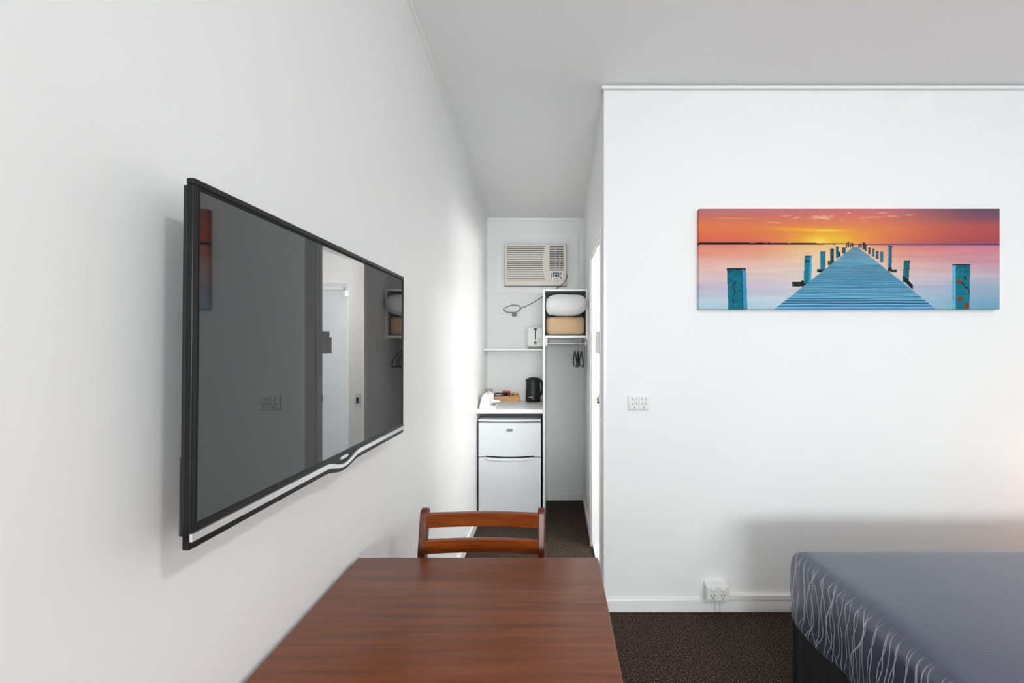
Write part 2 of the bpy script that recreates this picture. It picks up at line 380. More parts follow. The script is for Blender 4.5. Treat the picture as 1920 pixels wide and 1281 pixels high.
# ------------------------------------------------------------------ television
TX = -0.515                                    # front plane
ty0, ty1, tz0, tz1 = 0.646, 1.552, 1.086, 1.6157
tc = Vector((TX, (ty0 + ty1) / 2, (tz0 + tz1) / 2))
tv = thing('television', tc, 'large flat television with black frame and silver strip on the left wall', 'television')
fr = bmesh.new()
bz = .009
zb = tz0 + .034                               # bottom of the visible glass
box(fr, TX - .011, TX, ty0, ty1, tz1 - bz, tz1, bevel=.0015)
box(fr, TX - .011, TX, ty0, ty0 + bz, tz0 + .012, tz1 - bz, bevel=.0015)
box(fr, TX - .011, TX, ty1 - bz, ty1, tz0 + .012, tz1 - bz, bevel=.0015)
ym = (ty0 + ty1) / 2 + .015
def dip(y, a): return -a * max(0.0, 1 - ((y - ym) / .085) ** 2) ** 2
ys = [ty0 + (ty1 - ty0) * i / 120 for i in range(121)]
top = [(y, zb) for y in ys]; bot = [(y, tz0 + dip(y, .012)) for y in ys]
prism(fr, top + bot[::-1], 'x', TX - .011, TX - .001)
obj('bezel', fr, M['bezel'], tv)
sb = bmesh.new()
prism(sb, [(y, tz0 + .0225 + dip(y, .017)) for y in ys] + [(y, tz0 + .0115 + dip(y, .014)) for y in ys[::-1]], 'x', TX - .002, TX + .003)
obj('silver_strip', sb, M['silver'], tv)
obj('screen', B(TX - .006, TX - .002, ty0 + bz, ty1 - bz, zb, tz1 - bz), M['screen'], tv)
obj('screen_border', box(box(box(bmesh.new(), TX - .003, TX - .0015, ty0 + bz, ty1 - bz, tz1 - bz - .006, tz1 - bz), TX - .003, TX - .0015, ty0 + bz, ty0 + bz + .005, zb, tz1 - bz - .006), TX - .003, TX - .0015, ty1 - bz - .005, ty1 - bz, zb, tz1 - bz - .006), M['dark'], tv)
lg = bmesh.new()
prism(lg, [(ym + .022 * math.cos(a), zb - .013 + .004 * math.sin(a)) for a in [k * math.pi / 10 for k in range(20)]], 'x', TX - .002, TX + .002)
obj('badge', lg, M['silver'], tv)
obj('back_shell', box(box(bmesh.new(), TX - .0165, TX - .011, ty0 + .002, ty1 - .002, tz0 + .018, tz1 - .010, bevel=.001), TX - .019, TX - .0165, ty0 + .003, ty1 - .003, tz0 + .018, tz0 + .13, bevel=.001), M['blackpl'], tv)
obj('back_housing', box(box(bmesh.new(), TX - .036, TX - .0165, ty0 + .1, ty1 - .1, tz0 + .05, tz1 - .05, bevel=.006), TX - .042, TX - .036, ty0 + .2, ty1 - .2, tz0 + .06, tz0 + .25, bevel=.003), M['blackpl'], tv)
obj('wall_bracket', B(XL + .001, TX - .036, 1.0, 1.28, 1.32, 1.5), M['blackpl'], tv)
tv.rotation_euler = (math.radians(-0.75), 0, 0)

# ------------------------------------------------------------------ canvas print of a jetty at sunset
def paint():
    NU, NV = 640, 212
    uu, vv = np.meshgrid((np.arange(NU) + .5) / NU, (np.arange(NV) + .5) / NV)
    X = uu * 1758 + 85; Y = vv * 585 + 97       # zoom-frame coordinates
    rng = np.random.default_rng(3)
    def noise(nx, ny, seed):
        g = np.random.default_rng(seed).random((ny + 2, nx + 2))
        fx = uu * nx; fy = vv * ny; ix = fx.astype(int); iy = fy.astype(int); tx = fx - ix; ty = fy - iy
        tx = tx * tx * (3 - 2 * tx); ty = ty * ty * (3 - 2 * ty)
        return (g[iy, ix] * (1 - tx) + g[iy, ix + 1] * tx) * (1 - ty) + (g[iy + 1, ix] * (1 - tx) + g[iy + 1, ix + 1] * tx) * ty
    def grad(t, stops):
        ps = [s[0] for s in stops]
        return np.stack([np.interp(t, ps, [s[1][k] for s in stops]) for k in range(3)], -1)
    def mix(a, b, f): return a * (1 - f[..., None]) + np.array(b, float) * f[..., None]
    # sky
    s = np.clip((Y - 97) / 203, 0, 1)
    left = grad(s, [(0, (186, 122, 130)), (.25, (205, 118, 105)), (.45, (232, 128, 84)), (.75, (232, 116, 82)), (1, (224, 104, 88))])
    mid = grad(s, [(0, (206, 116, 122)), (.3, (222, 122, 104)), (.6, (232, 132, 84)), (1, (226, 116, 96))])
    rgt = grad(s, [(0, (108, 86, 106)), (.25, (132, 86, 102)), (.5, (186, 90, 88)), (.8, (182, 84, 86)), (1, (168, 78, 92))])
    f1 = np.clip(uu / .45, 0, 1)[..., None]; f2 = np.clip((uu - .55) / .42, 0, 1)[..., None]; f2 = f2 * f2 * (3 - 2 * f2)
    sky = (left * (1 - f1) + mid * f1) * (1 - f2) + rgt * f2
    g = np.exp(-((X - 830) / 240) ** 2 - ((Y - 290) / 75) ** 2); sky = mix(sky, (246, 190, 58), np.clip(g * 1.1, 0, 1))
    g = np.exp(-((X - 785) / 60) ** 2 - ((Y - 300) / 32) ** 2); sky = mix(sky, (255, 226, 96), np.clip(g, 0, 1))
    yc = 208 + (X - 450) * .045
    g = np.exp(-((Y - yc) / 9) ** 2) * np.exp(-((X - 720) / 210) ** 2); sky = mix(sky, (255, 186, 44), g * .8)
    g = np.exp(-((Y - 224) / 7) ** 2) * np.exp(-((X - 830) / 80) ** 2); sky = mix(sky, (255, 222, 90), g * .9)
    g = np.exp(-((Y - (151 + (X - 150) * .02)) / 4) ** 2) * np.exp(-((X - 300) / 130) ** 2); sky = mix(sky, (248, 162, 100), g * .7)
    st = np.clip((noise(70, 26, 5) - .62) * 5, 0, 1) * np.exp(-((Y - 146) / 24) ** 2) * np.exp(-((X - 850) / 260) ** 2)
    sky = mix(sky, (252, 214, 178), st * .3)
    for cx, cy, wx, wy in ((790, 150, 55, 5), (825, 157, 28, 3.5), (770, 142, 26, 3), (590, 140, 34, 2.5), (655, 150, 22, 3.5), (505, 177, 18, 2.5), (548, 180, 14, 2.5), (1155, 121, 34, 2.5), (1090, 148, 60, 2.5), (1215, 141, 30, 3), (1310, 134, 20, 2.5), (962, 122, 10, 5)):
        sl = -.16 if cx in (590, 655) else (.12 if cx == 825 else -.03)
        g = np.exp(-((X - cx) / wx) ** 2 - ((Y - cy - (X - cx) * sl) / wy) ** 2); sky = mix(sky, (252, 216, 182), g * .7)
    # water
    q = np.clip((Y - 300) / 383, 0, 1)
    wl_ = grad(q, [(0, (232, 136, 116)), (.15, (236, 154, 134)), (.32, (234, 190, 176)), (.55, (226, 204, 206)), (.68, (198, 192, 212)), (.85, (196, 214, 228)), (1, (176, 208, 222))])
    wm_ = grad(q, [(0, (246, 196, 130)), (.15, (242, 212, 166)), (.4, (234, 214, 200)), (.7, (216, 210, 220)), (1, (188, 216, 230))])
    wr_ = grad(q, [(0, (206, 118, 136)), (.1, (214, 136, 152)), (.3, (206, 156, 170)), (.5, (196, 186, 202)), (.65, (160, 180, 202)), (1, (112, 168, 198))])
    a = np.exp(-((X - 850) / 330) ** 2)[..., None]; r = np.clip((uu - .55) / .4, 0, 1)[..., None]
    wat = (wl_ * (1 - a) + wm_ * a) * (1 - r) + wr_ * r
    wat = wat + ((noise(9, 40, 11) - .5) * 10)[..., None]
    img = np.where((Y < 304)[..., None], sky, wat)
    # land and horizon
    th = np.interp(X, [85, 300, 560, 620, 690, 780, 830, 1000], [7, 6, 5, 3, 5, 3, 1.2, 0.8]) + (noise(120, 1, 9) - .5) * 2.0 * (X > 420)
    land = (np.abs(Y - 302) < th + 2) & (Y < 308) & (X < 960)
    img = np.where(land[..., None], np.array([34, 18, 30.]), img)
    g = np.exp(-((X - 800) / 40) ** 2 - ((Y - 302) / 4) ** 2); img = mix(img, (210, 60, 30), g * .8)
    hl = (np.abs(Y - 305) < 4) & (X > 960)
    img = np.where(hl[..., None], (grad(uu, [(.5, (160, 96, 116)), (.75, (92, 84, 124)), (1, (52, 64, 116))])), img)
    # deck
    t = np.clip((Y - 320) / 358, 0, 1)
    xl = 985 + (528 - 985) * t; xr = 1015 + (1467 - 1015) * t
    deck = grad(t, [(0, (112, 146, 164)), (.2, (104, 158, 184)), (.5, (84, 164, 204)), (.8, (92, 182, 222)), (1, (78, 160, 220))])
    deck = deck + ((noise(14, 60, 21) - .5) * 26)[..., None] + ((noise(60, 100, 22) - .5) * 12)[..., None]
    for k in range(40):
        yl = 300 + 362 / (1 + .047 * k)
        wob = (noise(8, 2, 40 + k) - .5) * 5
        wd = 4.2 / (1 + .05 * k); st_ = .95 / (1 + .075 * k)
        g = np.exp(-((Y - yl - wob) / wd) ** 2); deck = mix(deck, (10, 44, 72), g * st_)
        g = np.exp(-((Y - yl - wob - wd * 1.9) / wd) ** 2); deck = mix(deck, (176, 222, 242), g * st_ * .6)
    m_ = (Y > 320) & (X > xl) & (X < xr)
    # posts
    def quad(x0, x1, yt, yb, col, sl=0.0):
        nonlocal img
        xo = (Y - yt) * sl
        mk = (X > x0 + xo) & (X < x1 + xo) & (Y > yt) & (Y < yb)
        c = np.array(col, float) + ((noise(90, 60, int(x0)) - .5) * 18)[..., None]
        img = np.where(mk[..., None], c, img); return mk
    def blot(mk, seed, thr, col, nx=150, ny=60):
        nonlocal img
        img = np.where((mk & (noise(nx, ny, seed) > thr))[..., None], np.array(col, float), img)
    dk = (26, 30, 34)
    for x0, x1, yt, yb in ((945, 950, 296, 326), (953, 962, 290, 324), (966, 972, 296, 322), (976, 985, 297, 320), (1015, 1024, 302, 322), (1027, 1036, 298, 326), (1040, 1054, 294, 335), (1055, 1064, 305, 345)):
        quad(x0, x1, yt, yb, (60, 56, 66))
    for x0, x1, yt, yb, c in ((920, 943, 322, 358, (52, 92, 112)), (901, 913, 348, 375, (46, 44, 48)), (884, 900, 318, 385, (46, 96, 118)), (852, 873, 330, 402, (42, 72, 86)),
                              (1075, 1088, 322, 362, (66, 82, 100)), (1098, 1110, 330, 377, (58, 92, 112)), (1119, 1134, 342, 390, (54, 104, 126)), (1143, 1162, 348, 410, (52, 120, 142))):
        k = quad(x0, x1, yt, yb, c); quad(x0, x1, yt, yt + 4, (32, 44, 54))
    k = quad(838, 872, 400, 424, (38, 40, 32)); blot(k, 61, .55, (70, 90, 50))
    k = quad(775, 822, 447, 468, (44, 60, 38)); blot(k, 62, .55, (30, 24, 20))
    k = quad(795, 823, 345, 450, (40, 120, 150)); quad(795, 823, 345, 349, dk)
    k = quad(628, 712, 522, 550, (48, 84, 48)); blot(k, 63, .5, (34, 34, 26)); quad(680, 712, 514, 545, (30, 34, 32))
    k = quad(702, 746, 370, 530, (24, 122, 148), -.035); blot(k & (Y < 410), 64, .62, (30, 40, 52)); quad(702, 746, 370, 375, dk)
    quad(734, 746, 372, 520, (84, 178, 204), -.035)
    k = quad(1205, 1242, 450, 468, (66, 66, 48)); quad(1190, 1212, 436, 462, (30, 32, 34))
    k = quad(1190, 1213, 312, 440, (62, 84, 102), -.03); quad(1190, 1199, 314, 440, (78, 148, 172), -.03); quad(1188, 1213, 312, 317, dk)
    k = quad(1282, 1318, 398, 524, (32, 104, 112), -.07); blot(k, 65, .75, (30, 76, 80)); quad(1282, 1318, 398, 404, dk)
    mk = (np.abs(Y - (515 + (X - 1295) * 1.0)) < 14) & (X > 1280) & (X < 1334); img = np.where(mk[..., None], np.array([28, 36, 38.]), img)
    img = np.where(m_[..., None], deck, img)
    k = quad(248, 336, 447, 690, (18, 112, 136), .035); blot(k & (Y < 480), 66, .62, (20, 84, 102)); blot(k, 67, .88, (14, 60, 76))
    quad(334, 360, 445, 690, (60, 150, 190), .035); quad(248, 360, 443, 449, dk); quad(330, 336, 450, 690, (20, 70, 86), .035)
    mk = (np.abs(X - 290 - 6 * np.sin(Y / 9)) < 4) & (Y > 520) & (Y < 600); img = np.where(mk[..., None], np.array([16, 54, 70.]), img)
    k = quad(1585, 1670, 424, 690, (18, 118, 138), -.02); blot(k & (Y < 470), 68, .6, (20, 96, 108)); blot(k, 69, .92, (50, 40, 30))
    for cx, cy, a_, b_ in ((1604, 521, 16, 9), (1612, 622, 20, 11), (1648, 660, 14, 20)):
        mk = k & (((X - cx) / a_) ** 2 + ((Y - cy) / b_) ** 2 < 1 + .8 * (noise(200, 80, 70) - .5)); img = np.where(mk[..., None], np.array([136, 62, 22.]), img)
    mk = k & (np.abs(Y - (528 + (X - 1620) * 1.05 + 6 * np.sin(X / 4))) < 6) & (X > 1618); img = np.where(mk[..., None], np.array([58, 36, 24.]), img)
    mk = k & (((X - 1640) / 6) ** 2 + ((Y - 500) / 14) ** 2 < 1); img = np.where(mk[..., None], np.array([36, 40, 40.]), img)
    quad(1562, 1586, 424, 690, (112, 178, 206), -.006); quad(1562, 1670, 421, 426, dk)
    return np.clip(img, 0, 255)
def canvas():
    img = paint(); NV, NU = img.shape[:2]
    img = np.pad(img, ((1, 1), (1, 1), (0, 0)), 'edge')
    c = img / 255.0; c = np.where(c <= .04045, c / 12.92, ((c + .055) / 1.055) ** 2.4) * .90
    H, W = c.shape[:2]
    yf, yb = YP - .03, YP - .002
    x0, x1, z1, z0 = PX(1311, yf), PX(1874.5, yf), PZ(391.5, yf), PZ(580, yf)
    xs = np.concatenate([[x0], np.linspace(x0, x1, NU), [x1]]); zs = np.concatenate([[z1], np.linspace(z1, z0, NV), [z0]])
    gx, gz = np.meshgrid(xs, zs); gy = np.full_like(gx, yf)
    gy[0, :] = yb; gy[-1, :] = yb; gy[:, 0] = yb; gy[:, -1] = yb
    cx, cz = (x0 + x1) / 2, z0
    co = np.stack([gx - cx, gy - yb, gz - cz], -1).reshape(-1, 3)
    idx = np.arange(H * W).reshape(H, W)
    fc = np.stack([idx[:-1, :-1], idx[1:, :-1], idx[1:, 1:], idx[:-1, 1:]], -1).reshape(-1, 4)
    me = bpy.data.meshes.new('canvas_print')
    me.vertices.add(len(co)); me.vertices.foreach_set('co', co.ravel())
    me.loops.add(fc.size); me.loops.foreach_set('vertex_index', fc.ravel().astype(np.int32))
    me.polygons.add(len(fc)); me.polygons.foreach_set('loop_start', np.arange(0, fc.size, 4, dtype=np.int32))
    me.update(calc_edges=True); me.validate()
    at = me.color_attributes.new('print', 'FLOAT_COLOR', 'POINT')
    at.data.foreach_set('color', np.concatenate([c.reshape(-1, 3), np.ones((H * W, 1))], 1).ravel().astype(np.float32))
    m = bpy.data.materials.new('sunset_jetty_print'); m.use_nodes = True; nt = m.node_tree; b = nt.nodes['Principled BSDF']
    a = nd(nt, 'ShaderNodeAttribute'); a.attribute_name = 'print'; nt.links.new(a.outputs['Color'], b.inputs['Base Color'])
    b.inputs['Roughness'].default_value = .7; b.inputs['Specular IOR Level'].default_value = .15
    me.materials.append(m)
    o = bpy.data.objects.new('canvas_print', me); COL.objects.link(o); o.location = (cx, yb, cz)
    return o
tag(canvas(), 'long canvas print of a blue timber jetty running into an orange sunset', 'picture')

# ------------------------------------------------------------------ dining table
TZ = 0.75
tx0, tx1, tby0, tby1 = -.581, .129, .30, 1.346
tb = thing('dining_table', ((tx0 + tx1) / 2, (tby0 + tby1) / 2, 0), 'dark reddish-brown timber table below the television', 'table')
obj('table_top', B(tx0, tx1, tby0, tby1, TZ - .026, TZ, bevel=.004, seg=3), M['table'], tb, smooth=True)
ap = bmesh.new()
for a in ((tx0 + .04, tx1 - .04, tby0 + .05, tby0 + .07), (tx0 + .04, tx1 - .04, tby1 - .07, tby1 - .05), (tx0 + .04, tx0 + .06, tby0 + .07, tby1 - .07), (tx1 - .06, tx1 - .04, tby0 + .07, tby1 - .07)):
    box(ap, a[0], a[1], a[2], a[3], TZ - .10, TZ - .026)
obj('apron', ap, M['table'], tb)
for lx in (tx0 + .03, tx1 - .08):
    for ly in (tby0 + .04, tby1 - .09):
        obj('leg', B(lx, lx + .05, ly, ly + .05, 0, TZ - .026, bevel=.004), M['table'], tb)

# ------------------------------------------------------------------ chair tucked under the table
cx0, cx1 = -.434, -.031
ch = thing('dining_chair', ((cx0 + cx1) / 2, 1.25, 0), 'reddish-brown wooden ladder-back chair tucked under the table', 'chair')
def post(x0, x1):
    pr = []
    zz = [0, .25, .44, .6, .72, .80, .828]; yy = [1.50, 1.455, 1.415, 1.42, 1.435, 1.455, 1.463]
    fr_ = list(zip(yy, zz)); wd = .042
    bk = [(y + wd, z) for y, z in fr_]
    cap_ = [(1.463 + wd / 2 - math.cos(a) * wd / 2, .828 + .018 * math.sin(a)) for a in [math.pi * k / 8 for k in range(1, 8)]]
    b_ = bmesh.new(); prism(b_, fr_ + cap_ + bk[::-1], 'x', x0, x1, bevel=.004)
    return b_
obj('back_post', post(cx0, cx0 + .023), M['chairp'], ch)
obj('back_post', post(cx1 - .023, cx1), M['chairp'], ch)
def rail(z0, z1, yc):
    b_ = bmesh.new(); n = 16; f_ = []; k_ = []
    for i in range(n + 1):
        s = i / n; x = cx0 + .021 + (cx1 - cx0 - .042) * s; bow = .014 * (1 - (2 * s - 1) ** 2)
        f_.append((x, yc + bow)); k_.append((x, yc + bow + .016))
    prism(b_, f_ + k_[::-1], 'z', z0, z1, bevel=.003)
    return b_
obj('back_rail', rail(.789, .835, 1.458), M['chairw'], ch)
obj('back_rail', rail(.713, .757, 1.440), M['chairw'], ch)
obj('seat', B(cx0 + .002, cx1 - .002, 1.03, 1.412, .43, .462, bevel=.012, seg=3), M['seatpad'], ch, smooth=True)
obj('seat_frame', box(box(box(box(bmesh.new(), cx0 + .03, cx1 - .03, 1.045, 1.065, .37, .43), cx0 + .03, cx1 - .03, 1.385, 1.405, .37, .43), cx0 + .01, cx0 + .03, 1.045, 1.405, .37, .43), cx1 - .03, cx1 - .01, 1.045, 1.405, .37, .43), M['chairp'], ch)
for lx in (cx0 + .008, cx1 - .044):
    obj('leg', B(lx, lx + .036, 1.04, 1.076, 0, .43, bevel=.004), M['chairp'], ch)
    obj('stretcher', B(lx + .008, lx + .024, 1.076, 1.47, .18, .205, bevel=.003), M['chairp'], ch)

# ------------------------------------------------------------------ bed
bx0, bx1, by0, by1 = .915, 2.93, .18, 1.75
bed = thing('bed', ((bx0 + bx1) / 2, (by0 + by1) / 2, 0), 'bed with slate-grey wavy-lined spread and black valance', 'bed')
def spread():
    b_ = bmesh.new(); NX, NY = 110, 90
    zt, zh, r = .597, .318, .045
    # arc-length profile across X and Y, draped over mattress edges with rounded shoulders
    def prof(s, lo, hi, drop):
        # s in metres measured from the lo hem; returns (pos, down)
        L1 = drop - r; arc = r * math.pi / 2; W = hi - lo - 2 * r
        if s < L1: return lo, drop - s
        s -= L1
        if s < arc: a = s / r; return lo + r - r * math.cos(a), r - r * math.sin(a)
        s -= arc
        if s < W: return lo + r + s, 0
        s -= W
        if s < arc: a = s / r; return hi - r + r * math.sin(a), r - r * math.cos(a)
        return hi, r + s - arc
    drop = zt - zh
    tx = 2 * (drop - r) + r * math.pi + bx1 - bx0 - 2 * r; ty = 2 * (drop - r) + r * math.pi + by1 - by0 - 2 * r
    def samples(tot):
        a = drop - r + r * math.pi / 2
        e = list(np.linspace(0, a, 22)); m = list(np.linspace(a, tot - a, 50))[1:-1]
        return e + m + [tot - q for q in e[::-1]]
    sx = samples(tx); sy = samples(ty); rnd = np.random.default_rng(2); ph = rnd.random(6) * 6.28
    V = []
    for s in sx:
        row = []
        for t in sy:
            x, dx = prof(s, bx0, bx1, drop); y, dy = prof(t, by0, by1, drop)
            d = max(dx, dy)
            if dx > r and dy > r: d = max(dx, dy)
            z = zt - d
            # soft filling and folds
            inx = min(x - bx0, bx1 - x); iny = min(y - by0, by1 - y)
            if d < .001: z += .012 * min(1, inx / .35) * min(1, iny / .35) + .0025 * math.sin(7 * x + ph[0]) * math.sin(9 * y + ph[1])
            else:
                k = d / drop
                if dx >= dy:
                    sg = -1 if x < (bx0 + bx1) / 2 else 1
                    x += sg * (.006 * k * math.sin(17 * y + ph[2]) - .012 * math.sin(math.pi * k) * 0 + .010 * math.sin(math.pi * min(1, k)))
                if dy >= dx:
                    sg = -1 if y < (by0 + by1) / 2 else 1
                    y += sg * (.006 * k * math.sin(15 * x + ph[3]) + .010 * math.sin(math.pi * min(1, k)))
                z += .004 * math.sin(8 * y + 6 * x + ph[4]) * k
            row.append(b_.verts.new((x, y, z)))
        V.append(row)
    for i in range(len(sx) - 1):
        for j in range(len(sy) - 1):
            b_.faces.new((V[i][j], V[i + 1][j], V[i + 1][j + 1], V[i][j + 1]))
    bmesh.ops.remove_doubles(b_, verts=b_.verts, dist=.0004)
    return b_
so = obj('bedspread', spread(), M['spread'], bed, smooth=True)
obj('mattress', B(bx0 + .02, bx1 - .02, by0 + .02, by1 - .02, .33, .562, bevel=.03, seg=3), M['pillow'], bed, smooth=True)
def valance():
    b_ = bmesh.new(); pts = []
    x0, x1, y0, y1 = bx0 - .002, bx1 + .0, by0 + .004, by1 - .004
    per = []
    def seg(a, c, n):
        for i in range(n): per.append((a[0] + (c[0] - a[0]) * i / n, a[1] + (c[1] - a[1]) * i / n))
    seg((x0, y0), (x0, y1), 160); seg((x0, y1), (x1, y1), 160); seg((x1, y1), (x1, y0), 40); seg((x1, y0), (x0, y0), 160)
    n = len(per); rings = []
    for z, am in ((.015, .011), (.12, .008), (.25, .005), (.335, .002)):
        row = []
        for i, (x, y) in enumerate(per):
            k = am * (.5 + .5 * math.sin(i * 2 * math.pi / 10)) 
            nx = -1 if i < 160 else (1 if 320 <= i < 360 else 0); ny = 1 if 160 <= i < 320 else (-1 if i >= 360 else 0)
            row.append(b_.verts.new((x + nx * (k - .006), y + ny * (k - .006), z)))
        rings.append(row)
    for a in range(len(rings) - 1):
        for i in range(n): b_.faces.new((rings[a][i], rings[a][(i + 1) % n], rings[a + 1][(i + 1) % n], rings[a + 1][i]))
    return b_
obj('valance', valance(), M['valance'], bed, smooth=True)
obj('bed_base', B(bx0 + .025, bx1 - .025, by0 + .03, by1 - .03, .05, .33), M['valance'], bed)
for lx in (bx0 + .12, bx1 - .16):
    for ly in (by0 + .12, by1 - .16): obj('leg', B(lx, lx + .04, ly, ly + .04, 0, .05), M['blackpl'], bed)

# ------------------------------------------------------------------ power points
def aus_outlet(parent, x, z, y, s=1.0):
    """three slots of one outlet: two angled, one straight, on a face toward -Y"""
    for dx, dz, ang in ((-.0065, .004, 30), (.0065, .004, -30), (0, -.009, 0)):
        b_ = box(bmesh.new(), -.0011 * s, .0011 * s, -.0006, .0006, -.0042 * s, .0042 * s)
        bmesh.ops.rotate(b_, cent=(0, 0, 0), matrix=Matrix.Rotation(math.radians(ang), 3, 'Y'), verts=b_.verts)
        bmesh.ops.translate(b_, verts=b_.verts, vec=(x + dx * s, y, z + dz * s))
        obj('outlet_slot', b_, M['blackpl'], parent)
x0, x1, z0, z1 = PX(1177.5, YP), PX(1217.5, YP), PZ(768.5, YP), PZ(741.5, YP)
pp = thing('power_point', ((x0 + x1) / 2, YP, z0), 'white double power point at mid height on the partition wall', 'power point')
pl = obj('cover_plate', B(x0, x1, YP - .011, YP, z0, z1, bevel=.003), M['plastic'], pp, smooth=True)
obj('outlet_panel', B(x0 + .014, x1 - .014, YP - .0125, YP - .0105, z0 + .008, z1 - .004, bevel=.0006), M['plastic'], pp)
xm = (x0 + x1) / 2
for s in (-1, 1):
    xs = xm + s * .0235
    aus_outlet(pp, xs, z0 + .026, YP - .0127, 1.35)
    obj('rocker_switch', B(xs - .009, xs + .009, YP - .0155, YP - .0124, z1 - .022, z1 - .010, bevel=.0012), M['plastic'], pp)
    obj('switch_surround', box(box(bmesh.new(), xs - .0112, xs - .0098, YP - .0132, YP - .0122, z1 - .024, z1 - .009), xs + .0098, xs + .0112, YP - .0132, YP - .0122, z1 - .024, z1 - .009), M['grey'], pp)
obj('outlet_divider', B(xm - .0008, xm + .0008, YP - .0131, YP - .0121, z0 + .012, z1 - .006), M['grey'], pp)
# surface box above the skirting
yf = YP - .056
x0, x1 = PX(1325.5, yf), PX(1367.5, yf); z1 = PZ(1101.5, yf); z0 = PZ(1128, yf)
pb = thing('power_point', ((x0 + x1) / 2, YP, z0), 'boxy white surface power outlet above the skirting beside the bed', 'power point')
obj('box_body', prism(bmesh.new(), [(YP, z0 + .004), (yf + .006, z0), (yf, z0 + .004), (yf, z1), (YP, z1 + .002)], 'x', x0, x1, bevel=.0015), M['plastic'], pb)
for s in (-1, 1):
    xs = (x0 + x1) / 2 + s * .0245
    aus_outlet(pb, xs, z0 + .026, yf - .0004, 1.2)
    obj('rocker_switch', B(xs - .008, xs + .008, yf - .006, yf, z1 - .019, z1 - .009, bevel=.002), M['plastic'], pb)
tag(obj('cable_duct', B(x1, 2.9, YP - .018, YP, PZ(1122.5, YP), PZ(1113, YP), bevel=.002), M['plastic']), 'white cable duct running above the skirting toward the bed', 'cable duct')
# switch plate in the corridor
ys_ = 3.33
sw = thing('light_switch', (XC, ys_, 1.32), 'white light switch on the corridor wall beside the open wardrobe', 'light switch')
obj('cover_plate', B(XC - .009, XC, ys_ - .035, ys_ + .035, 1.315, 1.425, bevel=.002), M['plastic'], sw)
obj('rocker_switch', B(XC - .013, XC - .009, ys_ - .008, ys_ + .008, 1.36, 1.382, bevel=.001), M['plastic'], sw)

# ------------------------------------------------------------------ kitchenette and open wardrobe
YF = 3.45
CT = .877
tag(obj('kitchen_counter', B(XL, -.09, YF, YB, CT - .033, CT, bevel=.002), M['board']), 'white laminate counter above the small fridge', 'counter')
LZ = 1.332; LY = 3.825
tag(obj('wall_shelf', B(XL, -.09, LY, YB, LZ - .016, LZ, bevel=.001), M['board']), 'narrow white shelf under the toaster', 'shelf')
wr = thing('wardrobe', (.08, (YF + YB) / 2, 0), 'narrow open white wardrobe with boxed shelf at the end of the corridor', 'wardrobe')
WZ = PZ(542, YF); SZ = PZ(629, YF)
obj('side_panel', B(-.089, -.073, YF, YB, 0, WZ, bevel=.001), M['board'], wr)
obj('side_panel', B(.238, .254, YF, YB, SZ - .03, WZ, bevel=.001), M['board'], wr)
obj('top_board', B(-.073, .238, YF, YB, WZ - .016, WZ, bevel=.001), M['board'], wr)
obj('shelf_board', B(-.073, .238, YF, YB, SZ - .018, SZ, bevel=.001), M['board'], wr)
obj('cleat', B(-.073, .238, YB - .02, YB, SZ - .06, SZ - .018), M['board'], wr)
obj('side_cleat', B(-.073, -.055, YF + .03, YB - .02, SZ - .045, SZ - .018), M['board'], wr)
ROD = SZ - .062
obj('hanging_rod', tube(bmesh.new(), [(-.073, 3.70, ROD), (.254, 3.70, ROD)], .008, 14), M['silver'], wr, smooth=True)
for xr in (-.073, .246):
    obj('rod_socket', B(xr, xr + .008, 3.68, 3.72, ROD - .02, ROD + .02, bevel=.002), M['chrome'], wr)
# hangers
def hanger(x, ang, label):
    t = thing('coat_hanger', (x, 3.70, ROD), label, 'coat hanger', 'black coat hangers on the wardrobe rod')
    hk = [(x, 3.70 + .017 * math.cos(a), ROD + .001 + .017 * math.sin(a)) for a in [math.radians(d) for d in range(-30, 211, 20)]]
    hk += [(x, 3.692, ROD - .025), (x, 3.70, ROD - .045), (x, 3.70, ROD - .06)]
    obj('hook', tube(bmesh.new(), hk, .002, 8), M['chrome'], t, smooth=True)
    sh = [(x, 3.70, ROD - .06), (x, 3.62, ROD - .085), (x, 3.53, ROD - .13), (x, 3.505, ROD - .16), (x, 3.515, ROD - .178), (x, 3.54, ROD - .182), (x, 3.70, ROD - .182), (x, 3.86, ROD - .182), (x, 3.885, ROD - .178), (x, 3.895, ROD - .16), (x, 3.87, ROD - .13), (x, 3.78, ROD - .085), (x, 3.70, ROD - .06)]
    obj('shoulder_frame', tube(bmesh.new(), smoothpath(sh, 4), .0045, 8, cap=True), M['blackpl'], t, smooth=True)
    t.rotation_euler = (0, 0, math.radians(ang))
hanger(.165, 1.5, 'black plastic coat hanger farthest from the corridor wall')
hanger(.19, -1.5, 'black plastic coat hanger between two others on the rod')
hanger(.216, 1, 'black plastic coat hanger nearest the corridor wall')
# folded blanket
def blanket():
    b_ = bmesh.new(); t = bmesh.new(); bmesh.ops.create_cube(t, size=2)
    bmesh.ops.subdivide_edges(t, edges=t.edges[:], cuts=16, use_grid_fill=True)
    for v in t.verts:
        p = v.co.copy(); e = .34
        q = Vector((math.copysign(abs(p.x), p.x), p.y, p.z))
        # round box: squeeze toward a superellipsoid
        n = (abs(p.x) ** 9 + abs(p.y) ** 9 + abs(p.z) ** 7) ** (1 / 8.3)
        q = p / max(n, 1e-6)
        q *= 1 + .008 * math.sin(5 * p.x + 2 * p.z) + .006 * math.sin(7 * p.y)
        v.co = Vector((.0825 + q.x * .149, 3.68 + q.y * .222, SZ + .073 + q.z * .0705))
    return merge(b_, t)
o = obj('folded_blanket', blanket(), M['blanket'], smooth=True); tag(o, 'folded tan blanket under the white pillow on the wardrobe shelf', 'blanket')
